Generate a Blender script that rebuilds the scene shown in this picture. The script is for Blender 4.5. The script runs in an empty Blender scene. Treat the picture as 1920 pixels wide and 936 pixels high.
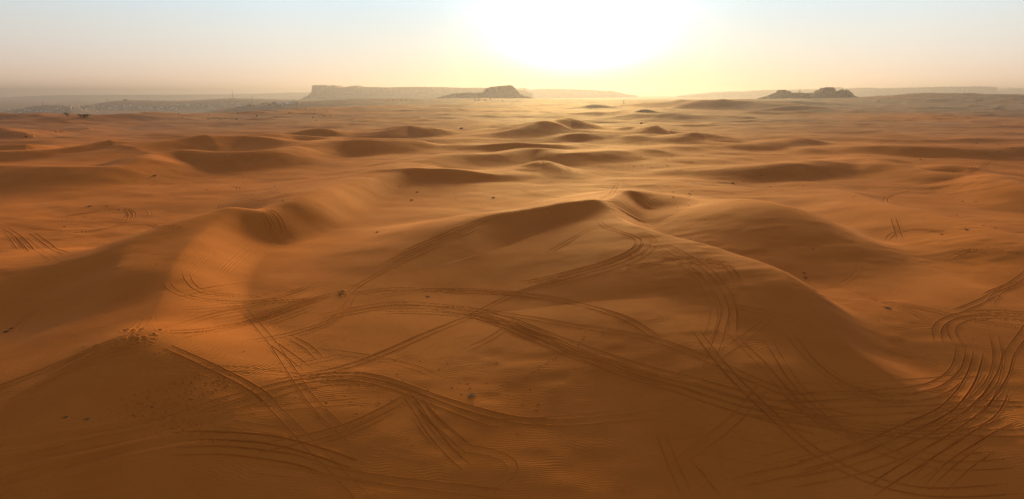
import bpy, math, random
import numpy as np

C = bpy.context.scene.collection
scn = bpy.context.scene
PI = math.pi
FULL_U, FULL_D = 2600, 2000
R = math.radians
random.seed(7)
rng = np.random.default_rng(11)

# ------------------------------------------------------------------ camera
CAM_Z = 35.0                      # drone height above the flats between the dunes
F = 1066.0                        # focal length in photograph pixels (1920 wide)
HORIZON = 177.0
PITCH = math.atan((468.0 - HORIZON) / F)
cam_d = bpy.data.cameras.new('camera')
cam_d.sensor_width = 36.0
cam_d.lens = 36.0 * F / 1920.0
cam_d.clip_start = 0.5
cam_d.clip_end = 90000
cam = bpy.data.objects.new('camera', cam_d)
C.objects.link(cam)
cam.location = (0, 0, CAM_Z)
cam.rotation_euler = (PI / 2 - PITCH, 0, 0)
scn.camera = cam

# ------------------------------------------------------------------ sun and sky
SUN_AZ = math.atan((1080 - 960) / F)       # clockwise from +Y
SUN_EL = R(8.0)
SKY_STRENGTH = 0.05
SUN_STRENGTH = 5.0

world = bpy.data.worlds.new('World')
scn.world = world
world.use_nodes = True
wt = world.node_tree
wt.nodes.clear()


def wn(kind, **kw):
    n = wt.nodes.new(kind)
    for k, v in kw.items():
        setattr(n, k, v)
    return n


sky = wn('ShaderNodeTexSky', sky_type='NISHITA')
sky.sun_disc = False
sky.sun_elevation = SUN_EL
sky.sun_rotation = SUN_AZ
sky.altitude = 2500
sky.air_density = 1.4
sky.dust_density = 0.0
sky.ozone_density = 1.6
bg = wn('ShaderNodeBackground')
bg.inputs['Strength'].default_value = SKY_STRENGTH
wt.links.new(sky.outputs[0], bg.inputs['Color'])

# bright aureole of the low sun in the dusty air, dimmed and reddened towards the horizon
tc = wn('ShaderNodeTexCoord')
nrm = wn('ShaderNodeVectorMath', operation='NORMALIZE')
wt.links.new(tc.outputs['Generated'], nrm.inputs[0])
AUR_EL = R(4.4)
sdir = (math.sin(SUN_AZ) * math.cos(AUR_EL), math.cos(SUN_AZ) * math.cos(AUR_EL), math.sin(AUR_EL))
dot = wn('ShaderNodeVectorMath', operation='DOT_PRODUCT')
wt.links.new(nrm.outputs[0], dot.inputs[0])
dot.inputs[1].default_value = sdir
acos = wn('ShaderNodeMath', operation='ARCCOSINE')
wt.links.new(dot.outputs['Value'], acos.inputs[0])
deg = wn('ShaderNodeMath', operation='MULTIPLY')
wt.links.new(acos.outputs[0], deg.inputs[0])
deg.inputs[1].default_value = 180 / PI
sep = wn('ShaderNodeSeparateXYZ')
wt.links.new(nrm.outputs[0], sep.inputs[0])


def wmath(op, a, b=None, c=None):
    n = wn('ShaderNodeMath', operation=op)
    for i, v in enumerate((a, b, c)):
        if v is None:
            continue
        if isinstance(v, (int, float)):
            n.inputs[i].default_value = v
        else:
            wt.links.new(v, n.inputs[i])
    return n.outputs[0]


def falloff(width, power):
    # 1 / (1 + (angle/width)^power)
    q = wmath('POWER', wmath('DIVIDE', deg.outputs[0], width), power)
    return wmath('DIVIDE', 1.0, wmath('ADD', q, 1.0))


def ramp_node(fac, stops, lo, hi):
    mr = wn('ShaderNodeMapRange')
    wt.links.new(fac, mr.inputs['Value'])
    mr.inputs['From Min'].default_value = lo
    mr.inputs['From Max'].default_value = hi
    r = wn('ShaderNodeValToRGB')
    e = r.color_ramp.elements
    for i, (p, col) in enumerate(stops):
        el = e[i] if i < 2 else e.new(p)
        el.position = p
        el.color = (*col, 1)
    wt.links.new(mr.outputs[0], r.inputs[0])
    return r.outputs[0]
# extinction colour by height over the horizon (z of the direction)
ext = ramp_node(sep.outputs['Z'], [(0.0, (.95, .42, .02)), (.14, (1, .48, .04)), (.28, (1, .76, .24)), (.50, (1, .97, .80)), (1.0, (1.1, 1.12, 1.15))], 0.0, 0.15)
core = wmath('MULTIPLY', falloff(5.0, 3.6), 1.35)
wide = wmath('MULTIPLY', falloff(11.0, 3.4), 0.04)
aur = wmath('ADD', core, wide)
em = wn('ShaderNodeVectorMath', operation='SCALE')
wt.links.new(ext, em.inputs[0])
wt.links.new(aur, em.inputs['Scale'])
# pale dust veil low in the sky all round, cream near the horizon and grey blue higher up
veil = ramp_node(sep.outputs['Z'], [(0.0, (.30, .16, .22)), (.07, (.29, .165, .24)), (.18, (.33, .26, .28)), (.30, (.32, .345, .385)), (.55, (.36, .28, .20)), (1.0, (.26, .20, .14))], 0.0, 0.5)
# the veil is thinner away from the sunset side; close to the sun the aureole takes over
vs = ramp_node(dot.outputs['Value'], [(0.0, (.28,) * 3), (.5, (.44,) * 3), (.85, (.82,) * 3), (.945, (.90,) * 3), (1.0, (.75,) * 3)], -1.0, 1.0)
ve = wn('ShaderNodeVectorMath', operation='SCALE')
wt.links.new(veil, ve.inputs[0])
wt.links.new(vs, ve.inputs['Scale'])
add = wn('ShaderNodeVectorMath', operation='ADD')
wt.links.new(em.outputs[0], add.inputs[0])
wt.links.new(ve.outputs[0], add.inputs[1])
bg2 = wn('ShaderNodeBackground')
wt.links.new(add.outputs[0], bg2.inputs['Color'])
bg2.inputs['Strength'].default_value = 1.0
sh = wn('ShaderNodeAddShader')
wt.links.new(bg.outputs[0], sh.inputs[0])
wt.links.new(bg2.outputs[0], sh.inputs[1])
wo = wn('ShaderNodeOutputWorld')
wt.links.new(sh.outputs[0], wo.inputs['Surface'])

sun_d = bpy.data.lights.new('sun', 'SUN')
sun_d.energy = SUN_STRENGTH
sun_d.angle = R(14)   # the disc is lost in a broad glare of dust
sun_d.color = (1.0, .66, .24)
sun = bpy.data.objects.new('sun', sun_d)
C.objects.link(sun)
sun.location = (200, 300, 200)
sun.rotation_euler = (PI / 2 - SUN_EL, 0, PI - SUN_AZ)

scn.view_settings.view_transform = 'Standard'
scn.view_settings.look = 'None'
scn.view_settings.gamma = 1.0
scn.view_settings.exposure = 0.66
scn.view_settings.use_curve_mapping = False
scn.cycles.use_denoising = True
try:
    scn.cycles.denoiser = 'OPENIMAGEDENOISE'
except Exception:
    pass
scn.cycles.max_bounces = 4
scn.cycles.diffuse_bounces = 2
scn.cycles.volume_bounces = 1
scn.cycles.transparent_max_bounces = 8
# ------------------------------------------------------------------ numeric helpers


def lattice(ix, iy, seed):
    h = (ix.astype(np.int64) * 374761393 + iy.astype(np.int64) * 668265263 + seed * 974711) & 0x7fffffff
    h = ((h ^ (h >> 13)) * 1274126177) & 0x7fffffff
    return ((h ^ (h >> 16)) & 0xffff).astype(np.float32) / 32767.5 - 1.0


def noise2(x, y, seed=0):
    """smooth value noise, about -1..1"""
    ix = np.floor(x).astype(np.int64)
    iy = np.floor(y).astype(np.int64)
    fx = (x - ix).astype(np.float32)
    fy = (y - iy).astype(np.float32)
    fx = fx * fx * fx * (fx * (fx * 6 - 15) + 10)
    fy = fy * fy * fy * (fy * (fy * 6 - 15) + 10)
    a = lattice(ix, iy, seed)
    b = lattice(ix + 1, iy, seed)
    c = lattice(ix, iy + 1, seed)
    d = lattice(ix + 1, iy + 1, seed)
    return (a * (1 - fx) + b * fx) * (1 - fy) + (c * (1 - fx) + d * fx) * fy


def fbm(x, y, octaves=3, seed=0):
    s = 0
    amp = 1.0
    for o in range(octaves):
        s = s + amp * noise2(x * 2 ** o + 17.3 * o, y * 2 ** o - 9.1 * o, seed + o)
        amp *= .5
    return s


def sstep(a, b, x):
    t = np.clip((x - a) / (b - a), 0, 1)
    return t * t * (3 - 2 * t)


def ray(px, py):
    """direction (per metre of y) of the sight line through a photograph pixel: u = x/y, s = dz/y"""
    cx = (px - 960.0) / F
    cz = (468.0 - py) / F
    cp, sp = math.cos(PITCH), math.sin(PITCH)
    # camera forward (0, cp, -sp), up (0, sp, cp)
    yy = cp + cz * sp
    zz = -sp + cz * cp
    return cx / yy, zz / yy


def unproject(px, py, z=None, d=None):
    u, s = ray(px, py)
    if d is None:
        d = (z - CAM_Z) / s
    return np.array([u * d, d, CAM_Z + s * d])


def spline(pts, n=10):
    p = np.array(pts, float)
    if len(p) < 3:
        t = np.linspace(0, 1, n)[:, None]
        return p[0] * (1 - t) + p[-1] * t
    q = np.vstack([2 * p[0] - p[1], p, 2 * p[-1] - p[-2]])
    out = []
    for i in range(1, len(q) - 2):
        t = np.linspace(0, 1, n, endpoint=False)[:, None]
        a, b, c, d = q[i - 1], q[i], q[i + 1], q[i + 2]
        out.append(.5 * ((2 * b) + (c - a) * t + (2 * a - 5 * b + 4 * c - d) * t ** 2 + (3 * b - a - 3 * c + d) * t ** 3))
    out.append(p[-1][None])
    return np.vstack(out)


# ------------------------------------------------------------------ the dunes
# each crest line: points (photo x, photo y, crest height [, distance]), width of the side on the right hand
# when walking along it, width on the left hand, sharpness of the crest on the right / left
RIDGES = []
RELIEF = 0.84


def ridge(pts, wr, wl, sr=0.3, sl=0.1):
    RIDGES.append((pts, wr, wl, sr, sl))


# near: the long crest that carries the tracks, with the slip face below its knob
ridge([(560, 562, .1), (620, 537, .7), (680, 507, 2.0), (740, 474, 3.6), (800, 444, 5.0), (860, 418, 6.4), (920, 404, 7.4),
       (980, 399, 7.8), (1050, 394, 8.1), (1130, 380, 8.4), (1168, 354, 7.4), (1195, 358, 6.2), (1222, 378, 3.2)], [16, 26, 34, 36, 24, 12, 14, 14, 14], 34, .4, .1)
ridge([(1060, 394, 7.6), (1130, 388, 8.4), (1160, 410, 8.2), (1210, 430, 8), (1290, 450, 8), (1360, 467, 8), (1430, 488, 8), (1480, 514, 7.4),
       (1510, 552, 6.3), (1512, 604, 4.4), (1480, 670, 2.0)], [40, 54, 58, 58, 52, 44, 34], [20, 17, 14, 13, 13, 14], .4, .45)
ridge([(1535, 606, 1.6), (1580, 622, 3.2), (1630, 647, 3.1), (1690, 680, 2.3), (1765, 718, .9), (1830, 745, .2)], [16, 22, 22, 16], 10, .3, .5)
ridge([(1080, 560, .8), (1180, 590, 1.8), (1260, 600, 2.2), (1330, 640, 1.0)], 16, 20, .0, .0)
# left: long crest and the spur that comes down from it to the saddle
ridge([(800, 318, 4), (720, 330, 5), (640, 343, 7.2), (560, 374, 8.0), (500, 390, 8.2), (430, 400, 7.8), (340, 422, 7.4), (250, 450, 6.6),
       (180, 474, 5.4), (100, 495, 3.2), (0, 510, 2.4), (-120, 520, 2)], [30, 40, 42, 30, 20, 16, 18, 26, 30, 30, 28], 14, .1, .15)
ridge([(430, 404, 7.4), (370, 440, 7.0), (325, 490, 6.1), (300, 540, 5.0), (280, 590, 4.1), (262, 628, 3.8)], 32, 15, .25, .3)
ridge([(236, 488, 4.2), (216, 530, 3.6), (178, 575, 2.7), (120, 612, 1.6)], 7, 16, .0, .0)
ridge([(262, 628, 3.6), (200, 650, 3.1), (120, 685, 2.6), (60, 712, 2.3), (0, 740, 2.0), (-100, 780, 1.7), (-260, 830, 1.2)], 9, 30, .5, .0)
ridge([(262, 628, 3.6), (330, 662, 2.9), (410, 705, 2.0), (500, 760, .8)], 18, 15, .0, .0)
ridge([(-140, 722, 2.3), (40, 738, 2.4), (190, 742, 2.5), (320, 762, 1.8)], 20, 22, .0, .0)
# right hand side
ridge([(1270, 390, 1.2), (1330, 378, 4.6), (1400, 371, 8.4), (1470, 386, 8.4), (1530, 420, 6.4), (1590, 460, 3.2), (1650, 505, 1.4), (1700, 540, .3)], [26, 46, 52, 44, 30, 20], 24, .0, .0)
ridge([(1560, 350, 1), (1650, 377, 3.8), (1750, 400, 5), (1850, 425, 5.4), (1930, 448, 5.4), (2050, 480, 4)], 34, 12, .0, .3)
ridge([(1540, 305, 1), (1620, 300, 4.2), (1700, 312, 5), (1760, 321, 5), (1850, 328, 5.2), (1930, 350, 5.2), (2060, 372, 4)], 28, 16, .0, .3)
ridge([(1720, 318, 2), (1780, 312, 4), (1850, 318, 4.4), (1930, 338, 4.4), (2050, 350, 4)], 20, 20, .1, .2)
ridge([(1300, 322, .5), (1400, 316, 3), (1500, 306, 5.5), (1580, 301, 4), (1660, 300, 1.5)], 22, 30, .0, .0)
ridge([(1560, 284, 1), (1640, 276, 5), (1730, 278, 6), (1830, 283, 5), (1940, 280, 5)], 24, 40, .1, .1)
# middle distance, centre
ridge([(620, 343, 2), (691, 327, 4.6), (770, 305, 6), (845, 291, 6.2), (930, 286, 6.4), (1005, 277, 7.5), (1060, 287, 5.5), (1150, 283, 5.5),
       (1250, 274, 4), (1330, 272, 2)], 26, 40, .3, .1)
ridge([(705, 334, 2), (760, 321, 5.0), (830, 318, 5.4), (890, 321, 4.4), (950, 328, 1.6)], 11, 26, .5, .0)
ridge([(990, 318, 1.0), (1008, 302, 4.6), (1022, 301, 4.8), (1042, 312, 3.4), (1068, 328, .8)], 12, 16, .1, .3)
ridge([(1140, 262, 2), (1200, 258, 4), (1290, 262, 3), (1400, 268, 4), (1500, 262, 4)], 22, 36, .0, .0)
# middle distance, left
ridge([(-150, 322, 5), (-60, 316, 6.5), (0, 313, 6.8), (100, 316, 6.8), (200, 313, 7), (262, 303, 7.4), (290, 288, 8.8), (340, 282, 9.4), (430, 284, 9),
       (520, 281, 8), (580, 268, 7), (640, 259, 6.5), (720, 257, 5.5), (800, 260, 3)], 34, 30, .5, .1)
ridge([(230, 288, 3), (275, 271, 8), (340, 262, 9.5), (400, 257, 10.5), (460, 255, 10.5), (530, 261, 8.5), (590, 272, 3)], 36, 60, .55, .1)
ridge([(-80, 287, 4), (0, 284, 5.5), (60, 283, 5), (140, 275, 6.5), (200, 268, 7.5), (290, 270, 5.5)], 20, 40, .6, .1)
ridge([(-80, 276, 5), (30, 273, 7), (60, 272, 7), (110, 274, 4)], 20, 40, .6, .1)
ridge([(540, 296, 3), (590, 271, 8), (640, 262, 9.5), (700, 263, 9.5), (770, 267, 5)], 28, 40, .5, .1)
ridge([(455, 256, 8), (500, 251, 10), (545, 250, 9), (610, 256, 5)], 24, 40, .5, .1)
ridge([(560, 250, 4), (600, 244, 9), (625, 243, 9), (680, 250, 3)], 30, 50, .5, .1)
ridge([(695, 252, 3), (730, 242, 9), (765, 236, 11), (800, 240, 9.5), (885, 247, 2.5)], 30, 50, .5, .1)
ridge([(912, 254, 3), (960, 242, 9), (1010, 231, 14), (1045, 224, 17), (1068, 220, 18), (1090, 231, 12), (1118, 246, 4)], 55, 70, .6, .6)
ridge([(1030, 262, 2), (1078, 250, 7), (1115, 254, 5), (1160, 262, 1)], 20, 40, .5, .1)
ridge([(870, 277, 1), (950, 270, 5), (1010, 269, 5), (1090, 272, 1)], 14, 40, .5, .1)
ridge([(1150, 244, 3), (1175, 236, 9), (1195, 236, 8), (1230, 244, 3)], 26, 50, .5, .1)
ridge([(1185, 252, 2), (1225, 238, 9), (1245, 240, 6), (1262, 248, 2)], 26, 50, .5, .1)
ridge([(1150, 259, 2), (1190, 255, 5), (1250, 256, 2)], 18, 40, .5, .1)
ridge([(1260, 265, 2), (1300, 250, 8), (1316, 252, 6), (1345, 262, 2)], 24, 40, .5, .1)
# far left orange dunes, dunes below the rock hills, the flat grey rise on the right
ridge([(-120, 213, 12), (0, 214, 12), (50, 214, 11), (90, 222, 7), (130, 230, 2)], 60, 90, .1, .3)
ridge([(-60, 236, 10), (0, 240, 9.5), (40, 246, 7), (75, 252, 2)], 24, 60, .5, .1)
ridge([(60, 228, 4), (110, 221, 9), (170, 217, 11), (240, 214, 12), (300, 218, 6)], 60, 90, .3, .1)
ridge([(1060, 214, 5), (1150, 209, 10), (1230, 211, 12), (1330, 216, 7), (1400, 222, 3)], 90, 90, .3, .1)
ridge([(1240, 192, 12, 1700), (1290, 189, 18, 1600), (1350, 188.5, 18, 1500), (1440, 194, 14, 1400), (1540, 208, 8, 1200), (1640, 215, 4, 1100), (1740, 219, 2, 1000)], 150, 260, .4, .1)
ridge([(1380, 189, 20, 1900), (1500, 191, 16, 1900), (1600, 196, 12, 1900), (1700, 200, 8, 1900)], 120, 260, .3, .1)
ridge([(1420, 186, 15, 3000), (1560, 185, 20, 3000), (1640, 181, 30, 2900), (1740, 173.5, 44, 2800), (1800, 174.5, 42, 2700), (1920, 180, 30, 2600), (2150, 192, 5, 2600)], 800, 700, .1, .1)
ridge([(560, 193, 2, 3600), (640, 187, 10, 3500), (720, 184, 16, 3400), (800, 185, 14, 3400), (1000, 184, 14, 3400), (1150, 188, 6, 3400)], 1100, 500, .0, .1)
ridge([(455, 203, 4, 1700), (480, 196, 14, 1700), (505, 195.5, 15, 1700), (520, 199, 8, 1700), (560, 203, 2, 1700)], 60, 60, .3, .3)
ridge([(545, 201, 2, 1800), (565, 195, 14, 1800), (580, 194.5, 15, 1800), (600, 199, 4, 1800)], 50, 60, .3, .3)
ridge([(1182, 209, 2, 1050), (1206, 200.5, 19, 1050), (1212, 200.5, 19, 1050), (1238, 209, 2, 1050)], 24, 26, .9, .9)
ridge([(1085, 203, 4, 1500), (1100, 195, 15, 1500), (1130, 195, 15, 1500), (1150, 200, 6, 1500)], 60, 60, .4, .4)
# low plateau and small hills behind the town
ridge([(110, 204, -80, 6400), (170, 197, -58, 6400), (197, 188, -36, 6500), (240, 187, -34, 6500), (310, 189.5, -46, 6500), (420, 187.5, -40, 6500),
       (436, 184, -12, 6500), (450, 187, -38, 6500), (560, 188, -42, 6500), (760, 189, -50, 6600)], 900, 700, .3, .1)
ridge([(78, 201, -80, 5600), (88, 196, -52, 5600), (113, 196, -52, 5600), (130, 202, -80, 5600)], 350, 300, .1, .1)

# local dips (photo x, photo y, height of the ground, radius across, radius along, depth)
DIPS = [(560, 425, 1.5, 9, 5, .7), (75, 590, 1, 20, 9, 2.0), (1450, 640, 1.0, 10, 12, .8),
        (1530, 520, 1, 16, 10, 1.2), (1780, 680, .3, 12, 10, .8)]


def ramp_mean(x, y):
    """slow change of the ground's mean level: dune field, then the valley of the town, the far plain"""
    u = x / np.maximum(y, 1)
    left = sstep(.02, -.38, u)
    west = sstep(-.18, -.50, u)
    fall = sstep(0, 1, (y - (1900 - 900 * west)) / (2700 - 900 * west))
    far = sstep(4000, 9000, y)
    z = -(120 * left + 8) * fall - (30 * (1 - left)) * far
    return z


def dune_height(x, y):
    """height of the sand before any small marks"""
    x = x.astype(np.float32)
    y = y.astype(np.float32)
    out = np.zeros_like(x)
    acc = np.zeros_like(x)
    neg = ramp_mean(x, y)
    P = 3.0
    for pts, wr, wl, sr, sl in RIDGES:
        w = []
        for p in pts:
            q = unproject(p[0], p[1], d=p[3]) if len(p) > 3 else unproject(p[0], p[1], z=p[2] * (RELIEF if p[1] > 335 else RELIEF * .88))
            w.append(q if len(p) < 4 else np.array([q[0], q[1], q[2]]))
        nk = len(w)
        w = spline(w, 7)
        par = np.interp(np.arange(len(w)) / 7.0, np.arange(nk), np.arange(nk))
        vr = np.interp(par, np.linspace(0, nk - 1, len(np.atleast_1d(wr))), np.atleast_1d(wr)) * np.ones(len(w))
        vl = np.interp(par, np.linspace(0, nk - 1, len(np.atleast_1d(wl))), np.atleast_1d(wl)) * np.ones(len(w))
        wm = float(max(vr.max(), vl.max()))
        bx0, by0 = w[:, :2].min(0) - wm
        bx1, by1 = w[:, :2].max(0) + wm
        m = np.nonzero((x > bx0) & (x < bx1) & (y > by0) & (y < by1))
        if len(m[0]) == 0:
            continue
        X, Y = x[m], y[m]
        base = neg[m]
        best = np.full(X.shape, 1e9, np.float32)
        side = np.zeros_like(best)
        for i in range(len(w) - 1):
            ax, ay = w[i, :2]
            dx, dy = w[i + 1, :2] - w[i, :2]
            L2 = dx * dx + dy * dy + 1e-9
            t = np.clip(((X - ax) * dx + (Y - ay) * dy) / L2, 0, 1)
            ex, ey = X - (ax + t * dx), Y - (ay + t * dy)
            d = np.sqrt(ex * ex + ey * ey)
            cr = (ex * dy - ey * dx) / (np.sqrt(L2) * (d + 1e-4))
            k = d < best
            best[k] = d[k]
            side[k] = cr[k]
        zs = np.zeros_like(best)
        ws = np.zeros_like(best)
        zr = np.zeros_like(best)
        zl = np.zeros_like(best)
        tau = .12 * wm
        for i in range(len(w)):
            d = np.sqrt((X - w[i, 0]) ** 2 + (Y - w[i, 1]) ** 2)
            g = np.exp(-(d - best) / tau)
            zs += g * w[i, 2]
            zr += g * vr[i]
            zl += g * vl[i]
            ws += g
        z = zs / ws
        c = np.clip(side, -1, 1)
        width = zr / ws * (.5 + .5 * c) + zl / ws * (.5 - .5 * c)
        sh = sr * (.5 + .5 * c) + sl * (.5 - .5 * c)
        wob = 1 + .10 * noise2(X / wm * 1.1, Y / wm * 1.1, len(pts) + int(wm))
        t = np.clip(best / (width * wob), 0, 1)
        tr = np.clip((np.sqrt(t * t + .0036) - .06) / .9418, 0, 1)   # crest rounded off like wind-worn sand
        prof = (1 - sh) * (.5 + .5 * np.cos(PI * t)) + sh * (1 - tr) ** 1.7
        hh = np.maximum(z - base, 0) * prof
        acc[m] += hh ** P
    out = neg + acc ** (1 / P)
    for px, py, z, ra, rb, dep in DIPS:
        q = unproject(px, py, z=z)
        out -= dep * np.exp(-((x - q[0]) / ra) ** 2 - ((y - q[1]) / rb) ** 2)
    out -= .0021 * np.maximum(96 - y, 0) ** 2  # near ground tilted away from the sun, shaped to darken the foreground
    # shapeless undulation near by, fields of smaller dunes further off
    out += .35 * fbm(x / 33, y / 24, 3, 3) * sstep(30, 70, y)
    r = np.sqrt(x * x + y * y)
    wx = x + 40 * noise2(x / 190, y / 190, 61)
    wy = y + 40 * noise2(x / 160, y / 160, 71)

    def dunes(sc, seed, st=1.6):
        n = noise2(wx / (sc * st), wy / sc, seed)
        a = 1 - np.abs(n + .15)
        return np.clip(a, 0, 1) ** 2.2
    k1 = sstep(240, 480, r) * (1 - sstep(2600, 4200, r))
    out += k1 * (2.2 * dunes(62, 21) - .65)
    out += sstep(700, 1300, r) * (1 - sstep(2600, 5200, r)) * (4.5 * dunes(170, 33) - 1.6)
    out += sstep(150, 300, r) * (1 - sstep(2600, 5200, r)) * 0.9 * fbm(x / 55, y / 38, 3, 5)
    out += sstep(3600, 6000, r) * 8 * fbm(x / 1500, y / 900, 3, 9)
    return out


# fan-shaped grid: columns of constant x/y, rows of constant distance, finest where the photograph looks closest
U0, U1, NU = -1.16, 1.16, FULL_U
D_NEAR, D_FAR = 31.0, 26000.0
Q0, Q1 = 1 / D_NEAR, 1 / D_FAR


def row_d(q):
    # q in 0..1: uniform in 1/d, with extra rows for the far half
    return 1.0 / (Q0 + (Q1 - Q0) * (1 - (1 - q) ** 1.25))


def row_q(d):
    k = (1.0 / d - Q0) / (Q1 - Q0)
    return 1 - (1 - np.clip(k, 0, 1)) ** (1 / 1.25)


us = np.linspace(U0, U1, NU)
ds = row_d(np.linspace(0, 1, FULL_D))
LU, LD = FULL_U // 3, FULL_D // 2
us_l = np.linspace(U0, U1, LU)
qs_l = np.linspace(0, 1, LD)
ds_l = row_d(qs_l)
gy = np.repeat(ds_l[:, None], LU, 1)
gx = gy * us_l[None, :]
hl = dune_height(gx, gy)


def upsample(h):
    """smooth cubic upsampling of the low grid to the full one, one axis at a time"""
    def axis0(a, n):
        t = np.linspace(0, a.shape[0] - 1, n)
        i = np.clip(t.astype(int), 0, a.shape[0] - 2)
        f = (t - i)[:, None].astype(np.float32)
        im = np.maximum(i - 1, 0)
        ip = np.minimum(i + 2, a.shape[0] - 1)
        A, B, Cc, D = a[im], a[i], a[i + 1], a[ip]
        return .5 * (2 * B + (Cc - A) * f + (2 * A - 5 * B + 4 * Cc - D) * f * f + (3 * B - A - 3 * Cc + D) * f ** 3)
    return axis0(axis0(h, FULL_D).T.copy(), FULL_U).T.copy()


H = upsample(hl.astype(np.float32))
HV = H.copy()                      # smooth surface used for sight lines
SLOPE = (H - CAM_Z) / ds[:, None]  # dz/y of each grid point as seen from the drone
VIS = np.maximum.accumulate(SLOPE, 0)


def on_ground(px, py):
    """world point where the sight line through a photograph pixel first meets the sand"""
    u, s = ray(px, py)
    c = (u - U0) / (U1 - U0) * (NU - 1)
    c = min(max(c, 0), NU - 1.001)
    ci = int(c)
    col = VIS[:, ci] * (1 - (c - ci)) + VIS[:, ci + 1] * (c - ci)
    i = int(np.searchsorted(col, s))
    i = min(max(i, 1), FULL_D - 1)
    s0, s1 = col[i - 1], col[i]
    f = 0 if s1 <= s0 else (s - s0) / (s1 - s0)
    d = ds[i - 1] + (ds[i] - ds[i - 1]) * min(max(f, 0), 1)
    return np.array([u * d, d, ground_z(u * d, d)])


def ground_z(x, y):
    u = x / y
    c = (u - U0) / (U1 - U0) * (NU - 1)
    r = float(row_q(y)) * (FULL_D - 1)
    c = min(max(c, 0), NU - 1.001)
    r = min(max(r, 0), FULL_D - 1.001)
    ci, ri = int(c), int(r)
    fc, fr = c - ci, r - ri
    return float((H[ri, ci] * (1 - fc) + H[ri, ci + 1] * fc) * (1 - fr) + (H[ri + 1, ci] * (1 - fc) + H[ri + 1, ci + 1] * fc) * fr)
# ------------------------------------------------------------------ wheel tracks, pressed into the sheet of sand
DIST = np.full(H.shape, 9.0, np.float32)
CARVE = np.zeros_like(H)


RUT = .9


def press(line, depth, half, berm, fade=True, wob=.06, rough=.25):
    """press one rut along world points; the profile is a groove with a raised edge on both sides"""
    line = np.asarray(line)[:, :2]
    far = float(np.median(line[:, 1]))
    half = max(half * .32, .0008 * far)
    depth = depth * RUT * max(1.0, far / 150) ** .35
    berm = .8 * berm * RUT * max(1.0, far / 150) ** .35
    seg = np.linalg.norm(np.diff(line, axis=0), axis=1)
    s = np.concatenate([[0], np.cumsum(seg)])
    total = s[-1]
    if total < 1:
        return
    step = 1.2 if total < 400 else 2.5
    n = max(int(total / step), 3)
    t = np.linspace(0, total, n)
    P = np.stack([np.interp(t, s, line[:, 0]), np.interp(t, s, line[:, 1])], 1)
    sd = int(rng.integers(0, 9999))
    P += wob * np.stack([noise2(t / 6, t * 0 + 1.5, sd), noise2(t / 6, t * 0 + 5.5, sd)], 1)
    lvl = 1 + rough * 2 * noise2(t / 3.0, t * 0 + 9.5, sd) + rough * noise2(t / 11.0, t * 0 + 4.5, sd)
    if fade:
        lvl *= sstep(0, .10, t / total) * sstep(0, .10, 1 - t / total)
    reach = half * 4
    boxes = []
    r0g, r1g, c0g, c1g = FULL_D, 0, NU, 0
    for i in range(n - 1):
        a, b = P[i], P[i + 1]
        y0, y1 = min(a[1], b[1]) - reach, max(a[1], b[1]) + reach
        if y0 < D_NEAR + 1:
            continue
        x0, x1 = min(a[0], b[0]) - reach, max(a[0], b[0]) + reach
        r0 = int(row_q(y0) * (FULL_D - 1)); r1 = int(row_q(y1) * (FULL_D - 1)) + 2
        ua, ub = min(x0 / y0, x0 / y1), max(x1 / y0, x1 / y1)
        c0 = int((ua - U0) / (U1 - U0) * (NU - 1)); c1 = int((ub - U0) / (U1 - U0) * (NU - 1)) + 2
        c0, c1 = max(c0, 0), min(c1, NU)
        r0, r1 = max(r0, 0), min(r1, FULL_D)
        if c1 <= c0 or r1 <= r0:
            continue
        yy = ds[r0:r1, None]
        xx = yy * us[None, c0:c1]
        dx, dy = b - a
        L2 = dx * dx + dy * dy + 1e-9
        tt = np.clip(((xx - a[0]) * dx + (yy - a[1]) * dy) / L2, 0, 1)
        d = np.sqrt((xx - a[0] - tt * dx) ** 2 + (yy - a[1] - tt * dy) ** 2)
        D = DIST[r0:r1, c0:c1]
        k = d < D
        D[k] = d[k]
        l = .5 * (lvl[i] + lvl[i + 1])
        LV = LVL[r0:r1, c0:c1]
        LV[k] = l
        r0g, r1g, c0g, c1g = min(r0g, r0), max(r1g, r1), min(c0g, c0), max(c1g, c1)
    if r1g <= r0g:
        return
    D = DIST[r0g:r1g, c0g:c1g]
    LV = LVL[r0g:r1g, c0g:c1g]
    m = D < reach
    q = D[m] / half
    g = -depth * np.exp(-q ** 2 * 1.1) + berm * np.exp(-((q - 1.75) / .6) ** 2)
    Cv = CARVE[r0g:r1g, c0g:c1g]
    old = Cv[m]
    new = g * LV[m]
    Cv[m] = np.where(np.abs(new) > np.abs(old), new + .35 * old, old + .35 * new)
    D[:] = 9.0


LVL = np.ones_like(H)


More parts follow.
